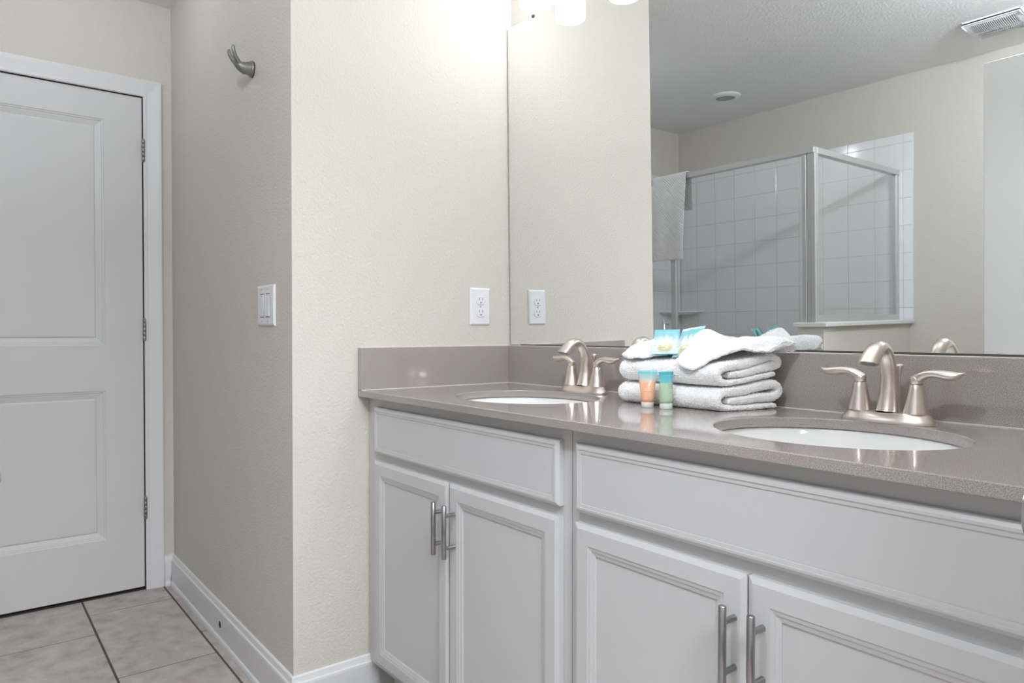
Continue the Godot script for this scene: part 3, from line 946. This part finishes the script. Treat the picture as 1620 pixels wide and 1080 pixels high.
func washcloth():
	# columns of control points from the left edge to the right tail; each runs from the front hem to the back
	var cols := [
		[Vector3(1.243, 0.996, -1.168), Vector3(1.275, 1.006, -1.172), Vector3(1.33, 1.016, -1.162), Vector3(1.385, 1.012, -1.15), Vector3(1.405, 0.992, -1.15)],
		[Vector3(1.224, 0.991, -1.135), Vector3(1.258, 1.018, -1.137), Vector3(1.32, 1.032, -1.125), Vector3(1.385, 1.018, -1.12), Vector3(1.407, 0.994, -1.12)],
		[Vector3(1.226, 0.993, -1.092), Vector3(1.260, 1.014, -1.090), Vector3(1.32, 1.030, -1.085), Vector3(1.385, 1.016, -1.085), Vector3(1.408, 0.990, -1.085)],
		[Vector3(1.270, 1.004, -1.045), Vector3(1.288, 1.006, -1.045), Vector3(1.325, 1.016, -1.045), Vector3(1.385, 1.014, -1.045), Vector3(1.409, 0.990, -1.045)],
		[Vector3(1.288, 1.006, -1.005), Vector3(1.299, 1.012, -1.005), Vector3(1.315, 1.036, -1.000), Vector3(1.385, 1.024, -1.0), Vector3(1.409, 0.994, -1.0)],
		[Vector3(1.219, 0.986, -0.985), Vector3(1.243, 1.008, -0.985), Vector3(1.296, 1.052, -0.972), Vector3(1.375, 1.034, -0.98), Vector3(1.409, 0.996, -0.98)],
		[Vector3(1.213, 0.971, -0.950), Vector3(1.238, 1.000, -0.957), Vector3(1.300, 1.032, -0.947), Vector3(1.38, 1.026, -0.95), Vector3(1.41, 0.994, -0.95)],
		[Vector3(1.226, 0.984, -0.920), Vector3(1.255, 1.006, -0.922), Vector3(1.315, 1.034, -0.915), Vector3(1.38, 1.028, -0.92), Vector3(1.409, 0.998, -0.92)],
		[Vector3(1.248, 1.000, -0.898), Vector3(1.280, 1.016, -0.895), Vector3(1.335, 1.038, -0.888), Vector3(1.385, 1.030, -0.89), Vector3(1.409, 1.002, -0.89)],
		[Vector3(1.282, 1.013, -0.876), Vector3(1.310, 1.024, -0.874), Vector3(1.355, 1.037, -0.866), Vector3(1.39, 1.030, -0.868), Vector3(1.408, 1.006, -0.868)],
		[Vector3(1.318, 1.010, -0.858), Vector3(1.340, 1.018, -0.854), Vector3(1.372, 1.036, -0.846), Vector3(1.395, 1.028, -0.848), Vector3(1.408, 1.007, -0.85)],
		[Vector3(1.345, 1.010, -0.846), Vector3(1.362, 1.020, -0.838), Vector3(1.384, 1.033, -0.828), Vector3(1.400, 1.024, -0.832), Vector3(1.408, 1.008, -0.838)],
		[Vector3(1.374, 1.014, -0.840), Vector3(1.384, 1.021, -0.828), Vector3(1.396, 1.026, -0.818), Vector3(1.407, 1.016, -0.82), Vector3(1.410, 1.008, -0.826)],
	]
	var rows := []
	for c in cols: rows.append(catmull(c, 8))
	var nu := 7
	var grid := []
	var n := FastNoiseLite.new()
	n.seed = 31; n.frequency = 24.0; n.fractal_octaves = 4
	for j in rows[0].size():
		var col := []
		for r in rows: col.append(r[j])
		var line := catmull(col, nu)
		for i in line.size():
			var p: Vector3 = line[i]
			p += Vector3(-0.4, 0.9, 0.0) * n.get_noise_3dv(p) * 0.0055
			line[i] = p
		grid.append(line)
	var nj := grid.size(); var ni: int = grid[0].size()
	var th := 0.0042
	var top := []; var bot := []
	for j in nj:
		var a := []; var b2 := []
		for i in ni:
			var du: Vector3 = grid[j][mini(i + 1, ni - 1)] - grid[j][maxi(i - 1, 0)]
			var dv: Vector3 = grid[mini(j + 1, nj - 1)][i] - grid[maxi(j - 1, 0)][i]
			var nn := du.cross(dv).normalized()
			if nn.y < 0: nn = -nn
			var edge := minf(minf(i, ni - 1 - i), minf(j, nj - 1 - j))
			var hem := 1.5 if j == 1 or j == 2 or i == 1 or i == ni - 2 else 1.0
			var h := th * (0.35 if edge == 0 else hem) * 0.5
			a.append(grid[j][i] + nn * h); b2.append(grid[j][i] - nn * h)
		top.append(a); bot.append(b2)
	var m := Mb.new()
	m.group = 1
	for j in nj - 1:
		for i in ni - 1:
			m.quad(top[j][i], top[j][i + 1], top[j + 1][i + 1], top[j + 1][i])
			m.quad(bot[j][i], bot[j + 1][i], bot[j + 1][i + 1], bot[j][i + 1])
	for i in ni - 1:
		m.quad(top[0][i + 1], top[0][i], bot[0][i], bot[0][i + 1])
		m.quad(top[nj - 1][i], top[nj - 1][i + 1], bot[nj - 1][i + 1], bot[nj - 1][i])
	for j in nj - 1:
		m.quad(top[j][0], top[j + 1][0], bot[j + 1][0], bot[j][0])
		m.quad(top[j + 1][ni - 1], top[j][ni - 1], bot[j][ni - 1], bot[j + 1][ni - 1])
	var wc := obj("washcloth", m, M("terry"))
	pile(wc, 15000, 3)
	tag(wc, "white terry washcloth draped rumpled over the top of the towel stack", "washcloth")

# print of a soap sachet: teal band, white starburst, cream oval
func sachet_print() -> ImageTexture:
	var w := 256; var h := 256
	var im := Image.create(w, h, false, Image.FORMAT_RGB8)
	for y in h:
		for x in w:
			var fx := x / 255.0; var fy := y / 255.0
			var teal := Color8(136, 206, 214)
			var clear := Color8(222, 236, 234)
			var c := teal.lerp(clear, smoothstep(0.18, 0.5, fy))
			c = c.lerp(teal, smoothstep(0.95, 0.98, fy) * 0.8)
			var d := Vector2(fx - 0.5, (fy - 0.66) * 1.0)
			var a := atan2(d.y, d.x)
			var ray := pow(absf(sin(a * 17.0 + 1.3 * sin(a * 5.0))), 3.0)
			var r := d.length()
			var reach := 0.40 + 0.10 * sin(a * 11.0)
			if d.y < 0.12: c = c.lerp(Color8(250, 248, 240), (0.35 + 0.65 * ray) * smoothstep(reach, reach - 0.18, r))
			var e := Vector2((fx - 0.5) / 0.30, (fy - 0.77) / 0.15).length()
			c = c.lerp(Color8(226, 221, 178), smoothstep(1.03, 0.97, e))
			c = c.lerp(Color8(240, 237, 205), smoothstep(0.8, 0.3, e) * 0.5)
			if e < 0.7 and absf(fy - 0.79) < 0.012 and fmod(fx * 61.0, 3.0) < 1.9: c = c.darkened(0.35)
			im.set_pixel(x, y, c)
	im.generate_mipmaps()
	return ImageTexture.create_from_image(im)

func sachet(called_label: String, at: Vector3, right: Vector3, up: Vector3, w: float, h: float):
	var n := right.cross(up).normalized()
	var b := Mb.new(); var bk := Mb.new()
	var N := 16
	var P := func(i, j, s):
		var u: float = float(i) / N; var v2: float = float(j) / N
		var puff := pow(maxf(sin(PI * clampf((u - 0.05) / 0.9, 0, 1)) * sin(PI * clampf((v2 - 0.06) / 0.84, 0, 1)), 0.0), 0.55)
		var soap := exp(-pow((u - 0.5) / 0.26, 4.0) - pow((v2 - 0.24) / 0.14, 4.0))
		var wr := 0.0012 * sin(u * 19.0 + v2 * 7.0) * puff
		return right * (u - 0.5) * w + up * v2 * h + n * s * (0.0008 + puff * 0.0042 + soap * 0.0042 + wr)
	for i in N:
		for j in N:
			var uvs := func(a, c): return Vector2(float(a) / N, 1.0 - float(c) / N)
			b.group = 1
			b.tri(P.call(i, j, 1.0), P.call(i + 1, j, 1.0), P.call(i + 1, j + 1, 1.0), uvs.call(i, j), uvs.call(i + 1, j), uvs.call(i + 1, j + 1))
			b.tri(P.call(i, j, 1.0), P.call(i + 1, j + 1, 1.0), P.call(i, j + 1, 1.0), uvs.call(i, j), uvs.call(i + 1, j + 1), uvs.call(i, j + 1))
			bk.group = 1
			bk.quad(P.call(i + 1, j, -1.0), P.call(i, j, -1.0), P.call(i, j + 1, -1.0), P.call(i + 1, j + 1, -1.0))
	var t := thing("soap_packet", called_label, "soap packet", at, "soap packets on the towels")
	inst("printed_front", b.mesh(false), M("sachet"), t)
	# the back is plain teal film, with a folded seam down its middle
	var seam := Mb.new()
	inst("back_film", bk.mesh(false), M("teal_film"), t)
	seam.sweep([-n * 0.0095 + up * h * 0.06, -n * 0.0125 + up * h * 0.25, -n * 0.0105 + up * h * 0.6, -n * 0.004 + up * h * 0.94], [0.005, 0.005, 0.005, 0.005], [0.0006, 0.0006, 0.0006, 0.0006], right, 8)
	obj("seam", seam, M("teal"), t)

func soap_packets():
	var m := mat("sachet", Color.WHITE, 0.16)
	m.albedo_texture = sachet_print()
	mat("teal_film", Color8(132, 216, 222), 0.2)
	var view := Vector3(0.66, 0, 0.75)
	sachet("teal soap packet showing its cream oval soap, left of the two on the towels", Vector3(1.240, 1.0, -1.037), Vector3(0.60, 0.02, 0.80).normalized(), Vector3(0.50, 0.80, -0.30).normalized(), 0.056, 0.068)
	sachet("teal and clear soap packet tucked behind the first one under a washcloth fold", Vector3(1.266, 0.997, -1.006), Vector3(0.52, 0.16, 0.83).normalized(), Vector3(0.36, 0.84, 0.12).normalized(), 0.05, 0.069)

func tube_print(liquid: Color, top: Color, clear: Color, split: float, off: float) -> ImageTexture:
	var w := 128; var h := 384
	var im := Image.create(w, h, false, Image.FORMAT_RGB8)
	for y in h:
		var v := y / float(h - 1)      # 0 at the crimp
		for x in w:
			var u := x / float(w - 1)
			var c := liquid
			if v < 0.09: c = top
			elif v < split: c = clear.lerp(top, smoothstep(split, 0.09, v) * 0.35)
			c = c.lerp(Color.WHITE, 0.12 * exp(-pow((u - 0.3) / 0.07, 2.0)))  # soft white highlight painted down one side of the tube
			# lines of tiny print
			for q in [[0.42, 0.5], [0.47, 0.44], [0.52, 0.5], [0.675, 0.54]]:
				if absf(v - q[0]) < 0.009 and absf(u - 0.5 - off) < q[1] * 0.5 and sin(x * 1.7 + q[0] * 90.0) > -0.45: c = c.darkened(0.22)
			im.set_pixel(x, y, c)
	im.generate_mipmaps()
	return ImageTexture.create_from_image(im)

func tube(label: String, at: Vector3, dir: Vector3, widths: Array, key: String, cap: Color):
	var t := thing("lotion_tube", label, "tube", at, "toiletry tubes on the counter")
	var side := Vector3(-dir.z, 0, dir.x)
	var b := Mb.new()
	b.lathe(Vector3.ZERO, Vector3.UP, [Vector2(0.0128, 0.0), Vector2(0.0134, 0.0008), Vector2(0.0137, 0.0118), Vector2(0.0128, 0.0126)], 32)
	inst("cap", b.mesh(), mat(key + "_cap", cap, 0.3), t)
	b = Mb.new()
	b.group = 1
	var ys := [0.0125, 0.0128, 0.02, 0.03, 0.04, 0.05, 0.06, 0.066, 0.071, 0.0745, 0.0749, 0.0798, 0.08]
	var n := 40
	var ring := func(k):
		var y: float = ys[k]
		var s := (y - 0.0125) / 0.0675
		var w := lerpf(widths[0], widths[1], pow(s, 1.3))
		var d := lerpf(widths[0], 0.0012, smoothstep(0.15, 0.95, s))
		if k == 0: w *= 0.9; d *= 0.9
		if k == 12: d *= 0.5
		var l := []
		for i in n + 1:
			var a := TAU * i / n
			l.append([dir * cos(a) * w + side * sin(a) * d + Vector3.UP * y, Vector2(0.5 - 0.5 * cos(a), 1.0 - s)])
		return l
	for k in ys.size() - 1:
		var A = ring.call(k); var B = ring.call(k + 1)
		for i in n:
			b.tri(A[i][0], A[i + 1][0], B[i + 1][0], A[i][1], A[i + 1][1], B[i + 1][1])
			b.tri(A[i][0], B[i + 1][0], B[i][0], A[i][1], B[i + 1][1], B[i][1])
	inst("body", b.mesh(), M(key), t)

func tubes():
	var m := mat("tube_orange", Color.WHITE, 0.22)
	m.albedo_texture = tube_print(Color8(246, 186, 150), Color8(120, 206, 216), Color8(198, 206, 200), 0.33, 0.0)
	m = mat("tube_green", Color.WHITE, 0.22)
	m.albedo_texture = tube_print(Color8(184, 212, 182), Color8(84, 186, 202), Color8(112, 206, 216), 0.36, -0.2)
	tube("small orange toiletry tube with a teal crimp standing before the towels", Vector3(1.193, 0.8852, -1.0455), Vector3(0.66, 0, 0.75), [0.0143, 0.0205], "tube_orange", Color8(232, 222, 216))
	tube("small green toiletry tube with a teal top standing right of the orange tube", Vector3(1.199, 0.8852, -0.9985), Vector3(0.98, 0, 0.2), [0.0140, 0.0200], "tube_green", Color8(220, 228, 218))

# ---------------------------------------------------------------- shower (seen in the mirror)
const XS := -0.283     # front of the enclosure
const ZS := -1.715     # glass side on the half wall

func shower():
	# tiled walls: backing bed on each wall, every tile a piece of it
	var b := Mb.new()
	b.box(Vector3(XL, 1.05, ZD), Vector3(XL + 0.006, 2.064, -1.643))
	b.box(Vector3(XL, 0, ZD), Vector3(XL + 0.006, 1.05, -1.787))
	var bed := struct("trim_4", b, M("wall_grout"), "grout bed of the shower tiles on the wall across from the mirror")
	var b2 := Mb.new()
	b2.box(Vector3(XL + 0.006, 0, ZD), Vector3(XS - 0.03, 2.064, ZD + 0.006))
	var bed2 := struct("trim_5", b2, M("wall_grout"), "grout bed of the shower tiles on the far wall")
	for r in range(-6, 8):
		var y0 := 1.116 + 0.15 * (r - 1)
		var y1 := minf(y0 + 0.15, 2.064)
		if y1 - y0 < 0.01: continue
		for c in 11:
			var za := -1.695 - 0.1505 * c; var zb := za + 0.1505
			if c == 0: zb = -1.645
			za = maxf(za, ZD + 0.012)
			var yb := y0
			if za > -1.8: yb = maxf(y0, 1.0515)
			elif zb > -1.787: zb = minf(zb, -1.7875 if y1 < 1.06 else zb)
			if y1 - yb < 0.01: continue
			var t := Mb.new()
			t.box(Vector3(XL + 0.004, yb + 0.0012, za + 0.0012), Vector3(XL + 0.009, y1 - 0.0012, zb - 0.0012), 0.001)
			obj("tile", t, M("shower_tile"), bed)
		for c in 7:
			var xa := XL + 0.012 + 0.1505 * c; var xb := minf(xa + 0.1505, XS - 0.03)
			if xb - xa < 0.01: continue
			var t := Mb.new()
			t.box(Vector3(xa + 0.0012, y0 + 0.0012, ZD + 0.004), Vector3(xb - 0.0012, y1 - 0.0012, ZD + 0.009), 0.001)
			obj("tile", t, M("shower_tile"), bed2)
	# half wall with its sill
	b = Mb.new()
	b.box(Vector3(XL, 0, -1.787), Vector3(XS + 0.012, 1.03, -1.663))
	struct("wall_half", b, M("wall"), "cream half wall under the glass side of the shower")
	b = Mb.new()
	b.box(Vector3(XL + 0.001, 1.03, -1.805), Vector3(XS + 0.03, 1.051, -1.64), 0.003)
	struct("trim_6", b, M("trim"), "white sill on the half wall of the shower")
	# enclosure
	var t := thing("shower_enclosure", "glass shower enclosure with brushed aluminium rails seen in the mirror", "shower", Vector3(XS, 0, ZS))
	var al := M("aluminium")
	var o := -t.position
	var bx := func(called, lo: Vector3, hi: Vector3, bev: float, m: Material, lab := ""):
		var k := Mb.new()
		k.box(lo + o, hi + o, bev)
		var g := obj(called, k, m, t)
		if lab: g.set_meta("label", lab)
		return g
	bx.call("top_rail", Vector3(XS - 0.036, 1.843, -3.19), Vector3(XS, 1.872, ZS + 0.004), 0.002, al)
	bx.call("top_rail", Vector3(XL + 0.009, 1.843, ZS - 0.03), Vector3(XS - 0.0365, 1.872, ZS + 0.004), 0.002, al)
	# corner jamb with its long grooves
	bx.call("corner_post", Vector3(XS - 0.034, 1.051, -1.7735), Vector3(XS - 0.003, 1.843, -1.7525), 0.002, al)
	bx.call("corner_post", Vector3(XS - 0.034, 1.051, -1.7515), Vector3(XS - 0.005, 1.843, -1.7305), 0.002, al)
	bx.call("corner_post", Vector3(XS - 0.034, 1.051, -1.7295), Vector3(XS - 0.002, 1.843, -1.7065), 0.002, al)
	bx.call("bottom_rail", Vector3(XL + 0.009, 1.051, ZS - 0.02), Vector3(XS - 0.036, 1.083, ZS + 0.0), 0.002, al)
	bx.call("wall_jamb", Vector3(XL + 0.009, 1.083, ZS - 0.02), Vector3(XL + 0.045, 1.843, ZS), 0.002, al)
	bx.call("door_stile", Vector3(XS - 0.026, 0.06, -2.548), Vector3(XS - 0.004, 1.843, -2.513), 0.002, al)
	bx.call("wall_jamb", Vector3(XS - 0.03, 0.06, -3.19), Vector3(XS - 0.004, 1.843, -3.165), 0.002, al)
	bx.call("threshold", Vector3(XS - 0.05, 0.0, -3.19), Vector3(XS + 0.01, 0.06, -1.79), 0.004, M("porcelain"))
	var g := M("glass")
	bx.call("glass_pane", Vector3(XS - 0.018, 0.062, -2.512), Vector3(XS - 0.012, 1.842, -1.774), 0.0, g, "clear fixed pane")
	bx.call("glass_door", Vector3(XS - 0.018, 0.066, -3.164), Vector3(XS - 0.012, 1.842, -2.549), 0.0, g, "clear swinging pane")
	bx.call("glass_pane", Vector3(XL + 0.046, 1.084, ZS - 0.013), Vector3(XS - 0.036, 1.842, ZS - 0.007), 0.0, g, "clear side pane")
	var k := Mb.new()
	for s in [0.0, 0.19]:
		k.lathe(Vector3(XS - 0.014, 0.86 + s, -2.577) + o, Vector3.RIGHT, [Vector2(0.006, 0.0), Vector2(0.006, 0.04)], 12)
	k.lathe(Vector3(XS + 0.026, 0.83, -2.577) + o, Vector3.UP, [Vector2(0.006, 0.0), Vector2(0.0085, 0.002), Vector2(0.0085, 0.243), Vector2(0.006, 0.245)], 16)
	obj("door_pull", k, M("chrome"), t)
	# corner shelf
	b = Mb.new()
	var tri := func(y, e): return PackedVector3Array([Vector3(XL + 0.009, y, ZD + 0.009), Vector3(XL + 0.009, y, ZD + 0.2 + e), Vector3(XL + 0.06, y, ZD + 0.185 + e), Vector3(XL + 0.15, y, ZD + 0.12 + e), Vector3(XL + 0.23 + e, y, ZD + 0.06), Vector3(XL + 0.255 + e, y, ZD + 0.009)])
	b.loft([tri.call(1.105, -0.05), tri.call(1.122, 0.0), tri.call(1.132, 0.0)], true, true, -1)
	tag(obj("corner_shelf", b, M("shower_tile")), "white ceramic corner shelf inside the shower", "shelf")
	# mat hung over the rail
	var prof := [Vector2(XS + 0.012, 1.405), Vector2(XS + 0.018, 1.5), Vector2(XS + 0.015, 1.65), Vector2(XS + 0.009, 1.8), Vector2(XS + 0.0075, 1.865), Vector2(XS + 0.0, 1.879), Vector2(XS - 0.02, 1.881), Vector2(XS - 0.038, 1.878), Vector2(XS - 0.0445, 1.86), Vector2(XS - 0.046, 1.78), Vector2(XS - 0.047, 1.675)]
	var c := catmull(prof, 6)
	var loops := []
	for i in 25:
		var s := i / 24.0
		var l := PackedVector3Array(); var back := PackedVector3Array()
		for p in c:
			var hang := clampf((1.87 - p.y) / 0.45, 0, 1)
			var z := lerpf(-2.655 - 0.006 * hang, -2.428 - 0.022 * hang * (1.0 if p.x > XS - 0.02 else -0.3), s)
			var wv := 0.004 * hang * sin(s * 9.0)
			l.append(Vector3(p.x + 0.002 + maxf(wv, -0.001), p.y, z))
		for q in range(c.size() - 1, -1, -1):
			var tn: Vector2 = (c[mini(q + 1, c.size() - 1)] - c[maxi(q - 1, 0)]).normalized()
			var nn := Vector2(tn.y, -tn.x)
			back.append(l[q] - Vector3(nn.x, nn.y, 0) * 0.004)
		l.append_array(back)
		loops.append(l)
	b = Mb.new()
	b.loft(loops, false, false, 1)
	for e in [loops[0], loops[24]]:
		var h: int = e.size() / 2
		b.group = -1
		for i in h - 1:
			if e == loops[0]: b.quad(e[i + 1], e[i], e[e.size() - 1 - i], e[e.size() - 2 - i])
			else: b.quad(e[i], e[i + 1], e[e.size() - 2 - i], e[e.size() - 1 - i])
	tag(obj("bath_mat", b, M("waffle")), "white ribbed bath mat hung over the shower rail, seen in the mirror", "bath mat")

func ceiling_things():
	var t := thing("ceiling_light", "round white ceiling light with a grey lens, unlit, seen in the mirror", "ceiling light", Vector3(-0.745, YC, -2.492))
	var b := Mb.new()
	b.lathe(Vector3.ZERO, Vector3.DOWN, [Vector2(0.088, -0.001), Vector2(0.088, 0.003), Vector2(0.082, 0.009), Vector2(0.062, 0.016), Vector2(0.056, 0.0165), Vector2(0.054, 0.012), Vector2(0.03, 0.011)], 48)
	obj("trim_ring", b, M("plastic"), t)
	b = Mb.new()
	b.lathe(Vector3(0, -0.012, 0), Vector3.DOWN, [Vector2(0.0535, -0.001), Vector2(0.0535, 0.001), Vector2(0.03, 0.0035), Vector2(0.001, 0.0045)], 40)
	tag(obj("lens", b, M("lens"), t), "matt grey lens")
	var fill_lamp_labels := ["added round fill lamp on the bathroom ceiling near the open doorway, out of view", "added small round fill lamp on the bathroom ceiling before the closed white door, out of view"]
	var fill_lamp_spots := [Vector3(-0.15, YC, -0.6), Vector3(0.24, YC, -2.66)]
	for q in 2:  # bodies of the fill lamps added out of view to brighten the room
		t = thing("added_fill_lamp", fill_lamp_labels[q], "ceiling light", fill_lamp_spots[q], "round flush ceiling lamps")
		var k: float = [1.0, 0.4][q]
		b = Mb.new()
		b.lathe(Vector3.ZERO, Vector3.DOWN, [Vector2(0.16 * k, -0.001), Vector2(0.16 * k, 0.02), Vector2(0.14 * k, 0.022)], 48)
		obj("housing", b, M("trim"), t)
		b = Mb.new()
		b.lathe(Vector3(0, -0.0215, 0), Vector3.DOWN, [Vector2(0.15 * k, -0.001), Vector2(0.155 * k, 0.02 * k), Vector2(0.15 * k, 0.075 * k), Vector2(0.13 * k, 0.1 * k), Vector2(0.08 * k, 0.118 * k), Vector2(0.001, 0.124 * k)], 48)
		obj("diffuser", b, M("fill_lamp_glow"), t)
	# exhaust fan grille, bowed, with two rows of louvres
	t = thing("exhaust_fan", "white louvred exhaust fan grille on the ceiling, at the mirror's upper right", "fan", Vector3(-0.835, YC, -1.13))
	b = Mb.new()
	var bow := func(x: float, z: float): return -0.012 - 0.022 * (1.0 - pow(x / 0.125, 2.0)) * (1.0 - 0.35 * pow(z / 0.115, 2.0))
	var hx := 0.122; var hz := 0.112
	# solid edge bands and the middle band; louvres bridge the slots between
	var slab := func(x0: float, x1: float, z0: float, z1: float, n: int, th: float):
		var loops := []
		for i in n + 1:
			var x := lerpf(x0, x1, float(i) / n)
			loops.append(PackedVector3Array([Vector3(x, bow.call(x, z0), z0), Vector3(x, bow.call(x, z1), z1), Vector3(x, bow.call(x, z1) + th, z1), Vector3(x, bow.call(x, z0) + th, z0)]))
		b.loft(loops, true, true, -1)
	slab.call(-hx, -0.097, -hz, hz, 3, 0.006)
	slab.call(0.097, hx, -hz, hz, 3, 0.006)
	slab.call(-0.014, 0.014, -hz, hz, 3, 0.006)
	for s in [-1, 1]:
		slab.call(-0.097, 0.097, s * 0.100 - 0.012 if s > 0 else -hz, hz if s > 0 else -0.088, 14, 0.006)
		# rim up to the ceiling
	b.box(Vector3(-hx, -0.016, -hz), Vector3(-hx + 0.004, 0.0, hz), 0.001)
	b.box(Vector3(hx - 0.004, -0.016, -hz), Vector3(hx, 0.0, hz), 0.001)
	b.box(Vector3(-hx, -0.024, -hz), Vector3(hx, 0.0, -hz + 0.004), 0.001)
	b.box(Vector3(-hx, -0.024, hz - 0.004), Vector3(hx, 0.0, hz), 0.001)
	obj("cover", b, M("plastic"), t)
	b = Mb.new()
	b.box(Vector3(-0.115, -0.006, -0.105), Vector3(0.115, -0.001, 0.105))
	tag(obj("housing", b, M("dark"), t), "dark inside of the fan")
	for row in [-1, 1]:
		for k in 24:
			var z := -0.0845 + 0.169 * k / 23.0
			b = Mb.new()
			var loops := []
			for i in 9:
				var x: float = row * lerpf(0.012, 0.099, i / 8.0)
				var y: float = bow.call(x, z)
				loops.append(PackedVector3Array([Vector3(x, y, z - 0.0012), Vector3(x, y, z + 0.0012), Vector3(x, y + 0.007, z + 0.0012), Vector3(x, y + 0.007, z - 0.0012)]))
			b.loft(loops, true, true, -1)
			obj("louvre", b, M("plastic"), t)
